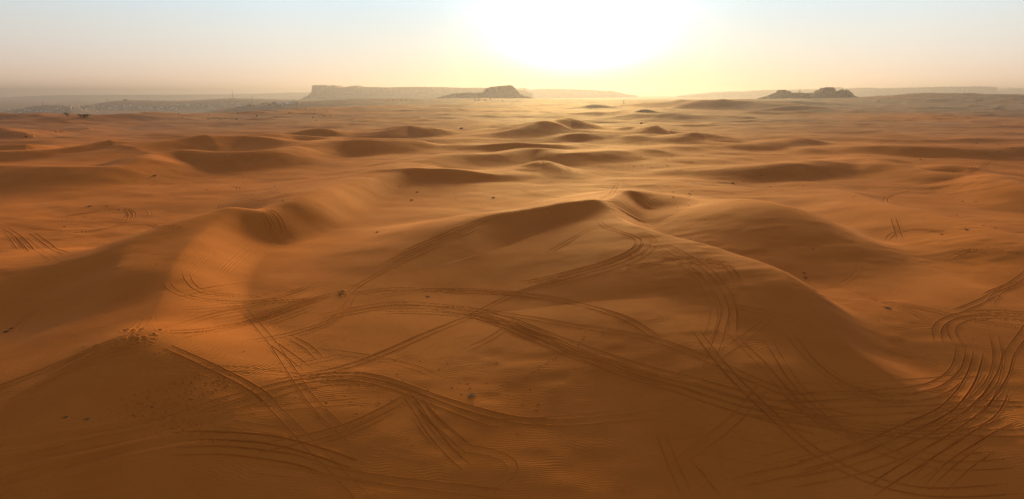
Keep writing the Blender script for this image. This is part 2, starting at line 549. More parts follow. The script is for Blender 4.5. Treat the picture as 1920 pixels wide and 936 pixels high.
def track(pts, count=1, spread=0.0, depth=.15, half=.2, berm=.07, gauge=1.1, fade=True, drift=0.6):
    """a vehicle's pair of ruts along photo points; count > 1 repeats it with a changing sideways offset"""
    w = np.array([on_ground(px, py)[:2] for px, py in spline(pts, 8)])
    # drop points that jump over hidden ground
    keep = [0]
    for i in range(1, len(w)):
        if np.linalg.norm(w[i] - w[keep[-1]]) > .3:
            keep.append(i)
    w = w[keep]
    if len(w) < 3:
        return
    # smooth in world space
    for _ in range(3):
        w[1:-1] = .25 * w[:-2] + .5 * w[1:-1] + .25 * w[2:]
    tg = np.gradient(w, axis=0)
    tg /= np.linalg.norm(tg, axis=1)[:, None] + 1e-9
    nn = np.stack([tg[:, 1], -tg[:, 0]], 1)
    L = np.concatenate([[0], np.cumsum(np.linalg.norm(np.diff(w, axis=0), axis=1))])
    for k in range(count):
        off = 0 if count == 1 else spread * rng.uniform(-1.3, 1.3)
        sd = int(rng.integers(0, 9999))
        dr = (off + (drift * 1.3 if count > 1 else drift) * noise2(L / 38, L * 0 + .5, sd) + .05 * noise2(L / 9, L * 0 + 2.5, sd))[:, None]
        i0, i1 = 0, len(w)
        if count > 1:
            i0 = int(rng.uniform(0, .4) * len(w))
            i1 = len(w) - int(rng.uniform(0, .4) * len(w))
        dd = depth * (rng.uniform(.85, 1.1) if k == 0 else rng.uniform(.4, .9))
        for sgn in (-.5, .5):
            press((w + nn * (dr + sgn * gauge))[i0:i1], dd, half * rng.uniform(.85, 1.15), berm * rng.uniform(.7, 1.2), fade)


T = track
# along the central crest and over its knob
T([(600, 565), (640, 545), (700, 510), (760, 478), (830, 447), (900, 419), (960, 403), (1040, 394), (1100, 384), (1145, 368), (1160, 350), (1172, 342)], 2, .9, .3, .3, .06)
T([(640, 560), (680, 530), (750, 492), (820, 460), (900, 426)], 1, 0, .14, .2)
T([(1105, 386), (1135, 375), (1150, 358), (1168, 342), (1200, 338), (1260, 337), (1340, 330), (1440, 324), (1520, 317), (1600, 308)], 3, 1.6, .12)
T([(1150, 362), (1190, 360), (1215, 372), (1232, 388)], 3, 1.8, .12)
T([(1160, 350), (1200, 350), (1235, 360)], 2, 1, .1)
T([(1128, 396), (1140, 420), (1170, 432), (1203, 444), (1212, 456), (1196, 474), (1150, 495), (1090, 512), (1020, 530), (930, 545), (840, 548), (700, 545)], 4, 1.5, .16)
T([(1212, 458), (1190, 480), (1140, 500), (1060, 522), (960, 555), (880, 595), (800, 628), (720, 662), (640, 690), (520, 712)], 1, 0, .12)
T([(1190, 485), (1240, 484), (1320, 492), (1400, 505)], 2, .8, .08)
T([(1160, 505), (1240, 494), (1330, 488)], 1, 0, .08)
T([(1030, 475), (1060, 458), (1110, 428)], 1, 0, .12)
T([(1140, 410), (1180, 440), (1260, 470), (1330, 520), (1360, 580), (1350, 640), (1310, 720), (1280, 780)], 2, 1.8, .07)
T([(1350, 480), (1385, 510), (1400, 540)], 2, 1.4, .08)
# ring beyond the knob
T([(1150, 352), (1110, 344), (1050, 341), (1000, 345), (976, 354), (995, 364), (1050, 371), (1110, 365), (1150, 358)], 2, .9, .12)
# from the saddle out to the right, in sheaves
T([(300, 628), (360, 618), (430, 598), (520, 572), (600, 545), (690, 515)], 4, 2.2, .17, .22, .09)
T([(300, 632), (400, 625), (500, 600), (570, 575), (650, 548), (660, 540)], 4, 2.0, .17, .22, .09)
T([(300, 635), (420, 632), (540, 618), (640, 592), (740, 577), (840, 583), (920, 600), (1000, 632), (1100, 672), (1200, 706), (1300, 735), (1400, 765), (1520, 795), (1640, 815), (1760, 825), (1920, 820)], 3, 1.6, .16, .22, .09)
T([(620, 600), (720, 586), (850, 590), (960, 612), (1060, 655), (1140, 690), (1240, 725), (1340, 760), (1440, 800), (1540, 820)], 2, 1.0, .15)
T([(320, 650), (420, 645), (520, 630), (620, 600), (650, 560), (665, 545)], 2, 1.4, .15)
T([(640, 553), (740, 541), (860, 546), (960, 551), (1050, 562), (1130, 582), (1190, 606), (1240, 645)], 1, 0, .2, .24, .09)
T([(690, 560), (800, 545), (900, 545), (1000, 555), (1090, 570)], 1, 0, .11)
T([(700, 578), (850, 578), (960, 592), (1080, 613), (1180, 628), (1290, 660), (1400, 710), (1500, 745), (1620, 755)], 1, 0, .12)
T([(300, 575), (380, 560), (480, 548)], 3, 2.2, .12)
T([(300, 555), (380, 545), (470, 530)], 1, 0, .15)
T([(310, 590), (400, 585), (500, 570), (600, 560)], 3, 3, .12)
T([(325, 490), (330, 520), (350, 545), (400, 558), (470, 560), (560, 552)], 4, 1.6, .12)
T([(405, 470), (330, 540)], 1, 0, .08)
T([(315, 652), (380, 680), (440, 708), (492, 738), (515, 758)], 1, 0, .24, .26, .1)
T([(470, 725), (492, 738), (540, 785), (590, 838), (640, 885), (690, 936)], 1, 0, .09, .24, .05)
# along the left crest
T([(285, 622), (230, 638), (170, 660), (110, 688), (50, 715), (-40, 752)], 3, 1.3, .2, .26, .1)
T([(290, 640), (220, 655), (150, 680), (70, 720), (0, 755)], 2, 1.0, .14)
T([(245, 625), (285, 585)], 2, 1.4, .22, .26)
# foreground sweeps
T([(60, 835), (180, 812), (300, 782), (420, 746), (520, 720), (620, 706), (700, 712), (780, 738), (870, 770), (960, 795), (1060, 803), (1160, 797), (1280, 786), (1400, 792)], 2, 1.0, .15, .26, .08)
T([(340, 800), (420, 770), (520, 738), (620, 716), (720, 720), (800, 745)], 1, 0, .13)
T([(300, 822), (350, 818), (400, 818), (500, 826), (580, 845), (680, 880)], 1, 0, .2, .3, .12)
T([(300, 850), (360, 847), (430, 846), (540, 860), (620, 885)], 1, 0, .13, .3, .08)
T([(480, 850), (640, 812), (740, 765), (790, 735)], 2, .9, .12)
T([(740, 730), (768, 765), (800, 812), (835, 850), (868, 880)], 2, .7, .17)
T([(778, 735), (810, 775), (855, 815), (905, 858)], 2, .7, .15)
T([(505, 640), (545, 668), (575, 690)], 1, 0, .1)
T([(540, 630), (580, 650), (600, 672)], 1, 0, .1)
T([(560, 870), (700, 895), (860, 915), (960, 930)], 1, 0, .09)
T([(440, 560), (520, 650), (600, 760), (700, 850)], 1, 0, .05)
# old, blown-over furrows
T([(-40, 900), (80, 868), (200, 838), (330, 812), (420, 800)], 1, 0, .26, 1.7, .16, 2.4)
T([(-40, 860), (60, 846), (180, 826), (300, 800)], 1, 0, .2, 1.6, .14, 2.2)
T([(-40, 930), (120, 890), (260, 856)], 1, 0, .16, 1.9, .12, 2.6)
# bottom right sheaves
T([(1080, 690), (1200, 722), (1300, 742), (1400, 750), (1500, 753), (1600, 748), (1700, 742), (1760, 728), (1800, 700), (1812, 660), (1815, 620)], 2, 1.2, .15)
T([(1100, 700), (1260, 742), (1400, 775), (1550, 800), (1700, 818), (1790, 815), (1860, 795), (1900, 745), (1918, 660)], 2, 1.0, .2, .24, .1)
T([(1200, 940), (1280, 928), (1400, 902), (1500, 876), (1600, 846), (1700, 806), (1780, 766), (1820, 712), (1838, 650)], 2, 1.2, .19, .24, .1)
T([(1340, 945), (1480, 910), (1600, 885), (1720, 838), (1800, 792), (1868, 730), (1900, 662), (1930, 590)], 2, 1.5, .15, .24, .1)
T([(1300, 610), (1360, 690), (1440, 770), (1520, 840), (1620, 895), (1740, 922), (1920, 915)], 1, 0, .22, .26, .11)
T([(1350, 610), (1420, 680), (1500, 765), (1580, 810), (1680, 850), (1800, 862), (1940, 850)], 2, 1.0, .16)
T([(1440, 640), (1490, 720), (1580, 800), (1640, 850)], 1, 0, .15)
T([(1480, 620), (1540, 690), (1620, 735), (1700, 745), (1770, 735), (1800, 715)], 4, 1.8, .13)
T([(1500, 650), (1560, 715), (1640, 745), (1720, 752)], 2, 1.2, .09)
T([(1540, 852), (1640, 812), (1740, 802), (1840, 812), (1940, 808)], 2, 1.0, .14)
T([(1560, 820), (1700, 858), (1800, 872), (1940, 858)], 2, .9, .15)
T([(1520, 770), (1640, 790), (1760, 778), (1860, 770), (1960, 768)], 2, 1.4, .13)
T([(1600, 945), (1680, 888), (1760, 838), (1840, 788), (1930, 740)], 2, 1.2, .18)
T([(1700, 945), (1760, 880), (1830, 830), (1940, 780)], 2, 1.4, .14)
T([(1400, 870), (1500, 845), (1620, 822), (1740, 790), (1840, 740), (1870, 680), (1860, 620)], 1, 0, .08)
T([(1300, 760), (1450, 772), (1600, 765), (1730, 760), (1830, 750), (1940, 752)], 2, 1.2, .12)
T([(1930, 600), (1890, 660), (1880, 700), (1840, 770)], 1, 0, .16)
T([(1760, 650), (1752, 620), (1768, 600), (1810, 586), (1870, 582), (1940, 588)], 1, 0, .15)
T([(1795, 650), (1778, 620), (1790, 602), (1840, 594), (1940, 600)], 1, 0, .14)
T([(1640, 568), (1700, 572), (1770, 588), (1860, 606), (1940, 615)], 1, 0, .09)
T([(1850, 590), (1880, 550), (1940, 528)], 2, 1.2, .1)
T([(1790, 585), (1850, 560), (1900, 530), (1940, 500)], 1, 0, .1)
T([(1240, 800), (1262, 860), (1290, 920), (1300, 945)], 1, 0, .12)
T([(1280, 860), (1320, 905), (1350, 945)], 1, 0, .14)
T([(1340, 540), (1360, 580), (1345, 640), (1320, 700)], 1, 0, .08)
T([(1440, 720), (1380, 790), (1300, 850), (1250, 890)], 1, 0, .06)
# right, beyond the crest
T([(1668, 384), (1662, 374), (1675, 366), (1712, 358)], 1, 0, .2, .26, .1)
T([(1676, 408), (1688, 448)], 1, 0, .22, .26, .1)
T([(1668, 450), (1680, 438), (1720, 432), (1780, 437)], 1, 0, .15)
T([(1400, 362), (1440, 355), (1490, 355)], 1, 0, .14)
T([(1780, 482), (1820, 468), (1850, 472)], 1, 0, .12)
T([(1520, 520), (1600, 545), (1700, 580), (1760, 610)], 1, 0, .06)
T([(1480, 522), (1520, 545), (1560, 560)], 1, 0, .12)
T([(1730, 312), (1790, 306), (1830, 312), (1810, 320), (1750, 322)], 1, 0, .15)
T([(1780, 330), (1830, 322), (1870, 300), (1940, 292)], 2, 2, .12)
T([(1590, 300), (1640, 303), (1700, 310), (1760, 321), (1850, 329)], 1, 0, .18)
# left flats and their ring
T([(-30, 418), (60, 412), (140, 402), (200, 393), (240, 393), (252, 403), (240, 418), (200, 430), (140, 437), (60, 430), (-20, 420)], 2, .8, .2, .26, .1)
T([(60, 412), (160, 408), (250, 420), (320, 425)], 2, 1.4, .1)
T([(200, 398), (250, 392), (275, 398), (268, 408)], 2, 1.5, .1)
T([(-10, 420), (20, 440), (45, 470), (75, 497)], 2, 1.0, .15)
T([(-5, 418), (50, 440), (100, 475), (140, 500)], 2, 1.4, .12)
T([(280, 430), (330, 425), (320, 438)], 2, 1.0, .1)
T([(390, 352), (420, 349), (445, 352), (440, 358)], 1, 0, .2, .26)
T([(410, 395), (415, 380), (440, 372), (480, 376)], 2, 1.2, .1)
T([(700, 333), (712, 342), (722, 352)], 2, 1.0, .16)
T([(925, 288), (940, 296), (955, 305)], 1, 0, .18)
T([(410, 290), (418, 300), (420, 306)], 2, 1, .16)
T([(800, 318), (812, 326)], 1, 0, .16)
T([(1045, 302), (1062, 314), (1070, 325)], 1, 0, .18)
T([(0, 640), (40, 600), (80, 565)], 2, 1.2, .12)
T([(470, 400), (490, 402), (500, 415), (508, 435)], 2, 1.2, .3, .35, .12)
T([(500, 392), (515, 402), (526, 418), (530, 436)], 1, 0, .32, .4, .12)
T([(410, 510), (440, 480), (470, 455)], 2, 1.6, .1)

# long faint tracks wandering over the whole field
for k in range(46):
    px, py = rng.uniform(0, 1920), rng.uniform(300, 900)
    an = rng.uniform(0, 2 * PI)
    c = rng.normal(0, .25)
    ln = rng.uniform(60, 200) * (py - 150) / 400
    pts = []
    for i in range(6):
        pts.append((px, py))
        px += math.cos(an) * ln / 5 * 2
        py += math.sin(an) * ln / 5 * .5
        an += c
    if min(p[1] for p in pts) < 255:
        continue
    T(pts, 1, 0, rng.uniform(.03, .07), .2, .03)

# ruts are softened where the wind has been over them
_x = (ds[:, None] * us[None, :]).astype(np.float32)
_y = np.repeat(ds[:, None], NU, 1).astype(np.float32)
_near = (1 - sstep(260, 420, _y))
H += (.085 * noise2(_x / 7.3, _y / 4.1, 301) + .05 * noise2(_x / 2.9, _y / 1.7, 302)) * _near * (.25 + .75 * sstep(-.3, .5, noise2(_x / 45, _y / 30, 303)))
H += CARVE * (.85 + .3 * noise2(ds[:, None] * us[None, :] / 9, np.repeat(ds[:, None], NU, 1) / 9, 77))


def pit(x, y, r, dep, rim=.3):
    if y < D_NEAR + 2:
        return
    r0 = int(row_q(y - 3 * r) * (FULL_D - 1)); r1 = int(row_q(y + 3 * r) * (FULL_D - 1)) + 2
    ua, ub = (x - 3 * r) / y, (x + 3 * r) / y
    c0 = int((ua - U0) / (U1 - U0) * (NU - 1)); c1 = int((ub - U0) / (U1 - U0) * (NU - 1)) + 2
    if c0 < 0 or c1 >= NU or r1 >= FULL_D:
        return
    yy = ds[r0:r1, None]
    xx = yy * us[None, c0:c1]
    q = np.sqrt((xx - x) ** 2 + (yy - y) ** 2) / r
    H[r0:r1, c0:c1] += (-dep * np.exp(-q ** 2) + rim * dep * np.exp(-((q - 1.5) / .5) ** 2)).astype(np.float32)


def footprints(pts, stride=.75, dep=.10, lanes=1, spread=.4):
    w = np.array([on_ground(px, py)[:2] for px, py in spline(pts, 8)])
    s = np.concatenate([[0], np.cumsum(np.linalg.norm(np.diff(w, axis=0), axis=1))])
    for ln in range(lanes):
        off = rng.normal(0, spread, 2)
        t = np.arange(rng.uniform(0, 1), s[-1], stride)
        for i, q in enumerate(t):
            x = np.interp(q, s, w[:, 0]) + off[0] + (.12 if i % 2 else -.12) + rng.normal(0, .06)
            y = np.interp(q, s, w[:, 1]) + off[1] + rng.normal(0, .08)
            pit(x, y, rng.uniform(.14, .2), dep * .7 * rng.uniform(.7, 1.5))


footprints([(245, 680), (275, 668), (310, 668), (325, 678)])
footprints([(325, 680), (290, 692), (240, 698)], 1.0)
footprints([(390, 700), (350, 718), (300, 735), (270, 745)], .7, .11, 3, .8)
footprints([(430, 720), (390, 738), (340, 755), (300, 765)], .7, .11, 3, .9)
footprints([(360, 705), (340, 730)], .7, .1, 2, .4)
footprints([(250, 750), (320, 772), (360, 790), (400, 800)], .7, .13, 4, 1.2)
footprints([(1095, 628), (1120, 626), (1140, 632)], .7, .1)
footprints([(1110, 628), (1090, 645), (1060, 662), (1010, 700)], .8, .08)
footprints([(1790, 478), (1840, 466), (1880, 472), (1920, 478)], 1.2, .16)
for cx, cy, sx, sy, n in ((350, 760, 80, 26, 110), (330, 805, 60, 20, 60), (240, 780, 80, 14, 50), (410, 715, 25, 14, 60), (700, 740, 320, 90, 60),
                          (900, 740, 160, 40, 24), (260, 640, 30, 8, 40)):
    for k in range(n):
        q = on_ground(rng.normal(cx, sx * .5), rng.normal(cy, sy * .5))
        pit(q[0], q[1], rng.uniform(.09, .18), rng.uniform(.03, .09))
# trampled, churned sand round the saddle and the crossing tracks
for cx, cy, sx, sy, n in ((265, 630, 30, 14, 22), (190, 655, 50, 10, 12), (520, 430, 20, 8, 8), (640, 552, 14, 5, 8)):
    for k in range(n):
        q = on_ground(rng.normal(cx, sx * .5), rng.normal(cy, sy * .5))
        pit(q[0], q[1], rng.uniform(.2, .4), rng.uniform(.04, .12), .5)
# ------------------------------------------------------------------ materials


def mat(name):
    m = bpy.data.materials.new(name)
    m.use_nodes = True
    nt = m.node_tree
    nt.nodes.clear()
    out = nt.nodes.new('ShaderNodeOutputMaterial')
    b = nt.nodes.new('ShaderNodeBsdfPrincipled')
    nt.links.new(b.outputs[0], out.inputs['Surface'])
    return m, nt, b


def sand_material():
    m, nt, b = mat('sand')
    L = nt.links.new

    def n(kind, **kw):
        q = nt.nodes.new(kind)
        for k, v in kw.items():
            setattr(q, k, v)
        return q
    geo = n('ShaderNodeNewGeometry')
    pos = geo.outputs['Position']

    def noise(scale, detail=3, rough=.5, vec=None):
        q = n('ShaderNodeTexNoise')
        q.inputs['Scale'].default_value = scale
        q.inputs['Detail'].default_value = detail
        q.inputs['Roughness'].default_value = rough
        L(vec or pos, q.inputs['Vector'])
        return q.outputs['Fac']

    def mapr(v, a, b_, c=0., d=1.):
        q = n('ShaderNodeMapRange')
        L(v, q.inputs['Value'])
        for k, x in zip(('From Min', 'From Max', 'To Min', 'To Max'), (a, b_, c, d)):
            q.inputs[k].default_value = x
        return q.outputs[0]

    def mix(f, a, b_, mode='MIX'):
        q = n('ShaderNodeMix', data_type='RGBA', blend_type=mode)
        if isinstance(f, (int, float)):
            q.inputs[0].default_value = f
        else:
            L(f, q.inputs[0])
        for i, v in ((6, a), (7, b_)):
            if isinstance(v, tuple):
                q.inputs[i].default_value = (*v, 1)
            else:
                L(v, q.inputs[i])
        return q.outputs[2]
    c = mix(mapr(noise(.012, 4), .38, .62), SAND_A, SAND_B)
    c = mix(mapr(noise(.09, 4), .35, .7, 0, .55), c, SAND_C)
    c = mix(mapr(noise(1.7, 5, .7), .45, .75, 0, .22), c, SAND_D)
    # greyer mid-distance: haze painted into the sand colour; stony ground on the far plain (stored on the mesh by place)
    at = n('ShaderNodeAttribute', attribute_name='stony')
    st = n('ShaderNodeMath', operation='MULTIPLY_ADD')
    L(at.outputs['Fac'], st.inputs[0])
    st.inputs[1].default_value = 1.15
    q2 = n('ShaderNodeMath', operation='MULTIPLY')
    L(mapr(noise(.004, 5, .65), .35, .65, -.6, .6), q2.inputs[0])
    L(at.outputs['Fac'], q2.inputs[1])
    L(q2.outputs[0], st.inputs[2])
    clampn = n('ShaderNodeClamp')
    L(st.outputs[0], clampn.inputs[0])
    stone_haze = mix(mapr(noise(.02, 5, .7), .4, .6), (.20, .135, .10), (.29, .195, .145))
    c = mix(clampn.outputs[0], c, stone_haze)
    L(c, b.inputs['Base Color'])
    b.inputs['Roughness'].default_value = .85
    b.inputs['Specular IOR Level'].default_value = .06
    # wind ripples: bent waves, patchy, plus grain
    dist = n('ShaderNodeVectorMath', operation='ADD')
    nz = n('ShaderNodeTexNoise')
    nz.inputs['Scale'].default_value = .12
    nz.inputs['Detail'].default_value = 2
    L(pos, nz.inputs['Vector'])
    sc = n('ShaderNodeVectorMath', operation='SCALE')
    L(nz.outputs['Color'], sc.inputs[0])
    sc.inputs['Scale'].default_value = 5
    L(pos, dist.inputs[0])
    L(sc.outputs[0], dist.inputs[1])
    wv = n('ShaderNodeTexWave', wave_type='BANDS', bands_direction='Y', wave_profile='SIN')
    wv.inputs['Scale'].default_value = RIPPLE_SCALE
    wv.inputs['Distortion'].default_value = 2.4
    wv.inputs['Detail'].default_value = 2
    wv.inputs['Detail Scale'].default_value = 1.5
    L(dist.outputs[0], wv.inputs['Vector'])
    patch = mapr(noise(.05, 3), .36, .58, .3, 1.)
    rp = n('ShaderNodeMath', operation='MULTIPLY')
    L(wv.outputs['Fac'], rp.inputs[0])
    L(patch, rp.inputs[1])
    b1 = n('ShaderNodeBump')
    b1.inputs['Strength'].default_value = RIPPLE_STRENGTH
    b1.inputs['Distance'].default_value = .085
    L(rp.outputs[0], b1.inputs['Height'])
    b2 = n('ShaderNodeBump')
    b2.inputs['Strength'].default_value = .35
    b2.inputs['Distance'].default_value = .06
    L(noise(2.2, 5, .7), b2.inputs['Height'])
    L(b1.outputs[0], b2.inputs['Normal'])
    L(b2.outputs[0], b.inputs['Normal'])
    return m


def rock_material(name, a, b_, scale=.02, bump=.6, dist=6):
    m, nt, b = mat(name)
    L = nt.links.new
    geo = nt.nodes.new('ShaderNodeNewGeometry')
    mp = nt.nodes.new('ShaderNodeMapping')
    mp.inputs['Scale'].default_value = (1, 1, 3.5)
    L(geo.outputs['Position'], mp.inputs['Vector'])
    nz = nt.nodes.new('ShaderNodeTexNoise')
    nz.inputs['Scale'].default_value = scale
    nz.inputs['Detail'].default_value = 6
    nz.inputs['Roughness'].default_value = .7
    L(mp.outputs[0], nz.inputs['Vector'])
    r = nt.nodes.new('ShaderNodeValToRGB')
    r.color_ramp.elements[0].position = .35
    r.color_ramp.elements[0].color = (*a, 1)
    r.color_ramp.elements[1].position = .65
    r.color_ramp.elements[1].color = (*b_, 1)
    L(nz.outputs['Fac'], r.inputs[0])
    L(r.outputs[0], b.inputs['Base Color'])
    b.inputs['Roughness'].default_value = .95
    bp = nt.nodes.new('ShaderNodeBump')
    bp.inputs['Strength'].default_value = bump
    bp.inputs['Distance'].default_value = dist
    L(nz.outputs['Fac'], bp.inputs['Height'])
    L(bp.outputs[0], b.inputs['Normal'])
    return m


def plain_material(name, col, rough=.8, vary=.25, scale=1.5, metallic=0.0):
    m, nt, b = mat(name)
    L = nt.links.new
    tc_ = nt.nodes.new('ShaderNodeTexCoord')
    nz = nt.nodes.new('ShaderNodeTexNoise')
    nz.inputs['Scale'].default_value = scale
    nz.inputs['Detail'].default_value = 4
    L(tc_.outputs['Object'], nz.inputs['Vector'])
    r = nt.nodes.new('ShaderNodeValToRGB')
    r.color_ramp.elements[0].position = .3
    r.color_ramp.elements[0].color = (*[v * (1 - vary) for v in col], 1)
    r.color_ramp.elements[1].position = .7
    r.color_ramp.elements[1].color = (*[min(1, v * (1 + vary)) for v in col], 1)
    L(nz.outputs['Fac'], r.inputs[0])
    L(r.outputs[0], b.inputs['Base Color'])
    b.inputs['Roughness'].default_value = rough
    b.inputs['Metallic'].default_value = metallic
    return m


SAND_A = (.50, .162, .026)
SAND_B = (.43, .134, .021)
SAND_C = (.55, .192, .036)
SAND_D = (.35, .110, .019)
RIPPLE_SCALE = 1.1
RIPPLE_STRENGTH = .36


def grid_mesh(name, V, nr, nc, material, smooth=True):
    me = bpy.data.meshes.new(name)
    n = nr * nc
    me.vertices.add(n)
    me.vertices.foreach_set('co', V.reshape(-1).astype(np.float32))
    idx = np.arange(n, dtype=np.int32).reshape(nr, nc)
    q = np.stack([idx[:-1, :-1], idx[:-1, 1:], idx[1:, 1:], idx[1:, :-1]], -1).reshape(-1, 4)
    me.loops.add(q.size)
    me.loops.foreach_set('vertex_index', q.reshape(-1))
    me.polygons.add(len(q))
    me.polygons.foreach_set('loop_start', np.arange(0, q.size, 4, dtype=np.int32))
    me.polygons.foreach_set('use_smooth', np.full(len(q), smooth))
    me.update(calc_edges=True)
    me.materials.append(material)
    return me


def tag(o, label=None, cat=None, group=None, kind=None):
    for k, v in (('label', label), ('category', cat), ('group', group), ('kind', kind)):
        if v:
            o[k] = v
    return o


def link(name, me, parent=None):
    o = bpy.data.objects.new(name, me)
    C.objects.link(o)
    if parent is not None:
        o.parent = parent
    return o


GX = ds[:, None] * us[None, :]
GY = np.repeat(ds[:, None], NU, 1)
H = H + 0.0
sand = sand_material()
V = np.stack([GX, GY, H], -1)
# continue the same sheet under and behind the drone: rows that run back to y = -120
back = np.array([-140., -70., -20., 8.])
bh = []
for yb in back:
    xs = us * D_NEAR * (1 + (D_NEAR - yb) / 30.)
    bh.append(np.stack([xs, np.full(NU, yb), H[0] * .0 + H[0] * (1 - min(1, (D_NEAR - yb) / 60.))], -1))
V = np.concatenate([np.array(bh), V], 0)
ground_me = grid_mesh('sand', V, FULL_D + len(back), NU, sand)
rr = np.sqrt(V[..., 0] ** 2 + V[..., 1] ** 2)
uu = V[..., 0] / np.maximum(V[..., 1], 1)
stony = .42 * sstep(330, 900, rr) + sstep(1300, 3600, rr) * (.45 + .55 * sstep(0.0, -.3, uu)) + .55 * sstep(1100, 1900, rr) * sstep(.3, .55, uu)  # first term paints a haze tint on mid-distance sand; the others are stony ground
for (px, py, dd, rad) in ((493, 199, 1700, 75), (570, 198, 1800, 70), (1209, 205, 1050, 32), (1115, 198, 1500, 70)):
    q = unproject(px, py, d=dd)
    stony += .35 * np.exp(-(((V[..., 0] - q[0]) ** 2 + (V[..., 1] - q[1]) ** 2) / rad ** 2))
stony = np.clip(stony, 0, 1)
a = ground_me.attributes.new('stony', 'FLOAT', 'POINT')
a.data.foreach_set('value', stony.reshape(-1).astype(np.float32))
tag(link('ground', ground_me), 'rolling orange sand dunes crossed by wheel tracks', kind='structure')
# ------------------------------------------------------------------ escarpments and rock hills
rock_far = rock_material('escarpment_rock', (.20, .15, .12), (.33, .25, .19), .006, .6, 12)
rock_dark = rock_material('dark_rock', (.13, .10, .08), (.24, .18, .14), .03, .9, 5)


def mesa(name, label, prof, d, toe, material, cliff=.45, depth=900, jag=.25, cols=420, seed=1, z_base=None, bench=0.0):
    """a table mountain from its skyline (photo points): a gullied talus below, a cliff band above, a flat top behind"""
    p = np.array(prof, float)
    xs = np.linspace(p[0, 0], p[-1, 0], cols)
    ys = np.interp(xs, p[:, 0], p[:, 1])
    rows = 26
    V = np.zeros((rows, cols, 3))
    for j, (px, py) in enumerate(zip(xs, ys)):
        u, s = ray(px, py)
        dd = d
        x = u * dd
        zt = CAM_Z + s * dd
        e = min(1, (j / cols) * 40, (1 - j / cols) * 40)
        V[:, j, 0] = x
        V[:, j, 2] = zt
    zb = z_base
    crest = V[0, :, 2].copy()
    sx = V[0, :, 0]
    sc = 1 / (toe * .9)
    gully = noise2(sx * sc * 2.2, sx * 0 + .3, seed) + .6 * noise2(sx * sc * 5, sx * 0 + 2.3, seed + 1) + .35 * noise2(sx * sc * 12, sx * 0 + 4.3, seed + 2)
    crack = noise2(sx * sc * 9, sx * 0 + 1.3, seed + 5) + .6 * noise2(sx * sc * 22, sx * 0 + 7.3, seed + 6)
    for i in range(rows):
        t = i / (rows - 1)
        if t < .5:
            k = t / .5                               # talus
            y = d - toe * (1 - k) ** 1.0 - toe * .22 * gully * k * (1 - k) * 3
            h = (1 - cliff) * k ** 1.35 + bench * noise2(sx * sc * 3, sx * 0 + k * 5, seed + 8) * k * (1 - k)
        elif t < .78:
            k = (t - .5) / .28                       # cliff band
            y = d + toe * .06 * k + toe * .05 * crack * (1 - .5 * k) + toe * .05 * gully
            h = (1 - cliff) + cliff * k
        else:
            k = (t - .78) / .22                      # top and back
            y = d + toe * .06 + toe * .04 * crack * (1 - k) + depth * k
            h = 1 - .0 * k if k < .75 else 1 - (k - .75) / .25
        H_ = crest - zb
        V[i, :, 1] = y
        V[i, :, 2] = zb + np.maximum(H_, 0) * h + (jag * 2 * noise2(sx / 30, sx * 0 + i * 2.0, seed + 9) if .5 < t < .8 else 0)
        V[i, :, 0] = sx * (y / d) * .5 + sx * .5
    me = grid_mesh(name, V, rows, cols, material, False)
    o = link(name, me)
    tag(o, label, kind='structure')
    return o


mesa('mesa', 'long flat-topped escarpment with a broken cliff at its left end',
     [(548, 187.5), (556, 184), (566, 179), (574, 173), (575.5, 160), (580, 159.4), (590, 159.6), (600, 159.2), (607, 161.5), (610, 159.8), (618, 159.4), (622, 161.5),
      (628, 163), (632, 164.5), (636, 163), (645, 162.2), (651, 160.2), (655, 161), (661, 159.6), (664, 162), (672, 162.8), (690, 163), (720, 163.6), (745, 162.8),
      (780, 162.4), (830, 163.2), (870, 164.4), (900, 164), (930, 166), (985, 168), (1000, 176)], 9000, 420, rock_far, .5, 1200, 3, 520, 3, -95)
mesa('mesa', 'pale round-shouldered table hill in front of the sun',
     [(808, 185), (830, 179), (850, 175), (872, 173.4), (890, 174.4), (902, 173), (908, 166), (920, 162.6), (940, 160.8), (956, 159.4), (961, 160.2), (968, 167), (976, 176), (985, 180), (1010, 185)],
     4200, 260, rock_far, .25, 260, 1, 260, 8, -40)
mesa('mesa', 'low escarpment glowing below the sun',
     [(940, 178), (965, 165.5), (985, 164.4), (995, 168), (1010, 166.6), (1040, 166.2), (1080, 167), (1115, 168.6), (1135, 170), (1155, 170.6), (1165, 172.5), (1180, 177), (1200, 179)],
     13000, 500, rock_far, .5, 1500, 3, 300, 15, -60)
mesa('mesa', 'faint blue escarpment along the horizon beyond the town',
     [(-160, 186), (-60, 185), (0, 182.5), (40, 180), (100, 178.6), (200, 177.8), (300, 177.6), (400, 177), (480, 175.4), (540, 173.6), (600, 173), (700, 173.5)],
     21000, 900, rock_far, .3, 2500, 4, 300, 23, -150)
mesa('mesa', 'faint low ridge in the haze left of the town',
     [(-120, 196), (0, 196), (50, 193.5), (80, 192), (120, 189.5), (150, 190.6), (190, 192), (230, 196)],
     12500, 500, rock_far, .2, 800, 2, 160, 29, -160)
mesa('mesa', 'long blue escarpment on the horizon with stepped notches',
     [(1290, 180), (1310, 177), (1340, 174.6), (1352, 172.5), (1362, 173), (1378, 171.5), (1392, 171), (1405, 172.5), (1425, 169.5), (1460, 168.4), (1500, 168), (1540, 167), (1575, 166.5),
      (1580, 163.6), (1592, 163.4), (1598, 167), (1610, 166), (1622, 164.6), (1650, 164), (1665, 165.4), (1690, 164.8), (1740, 163.6), (1790, 162.4), (1830, 162.2), (1862, 161.6), (1884, 162.6), (1889, 163.4), (1890, 172), (1896, 180)],
     14000, 520, rock_far, .5, 1600, 4, 620, 37, -60)
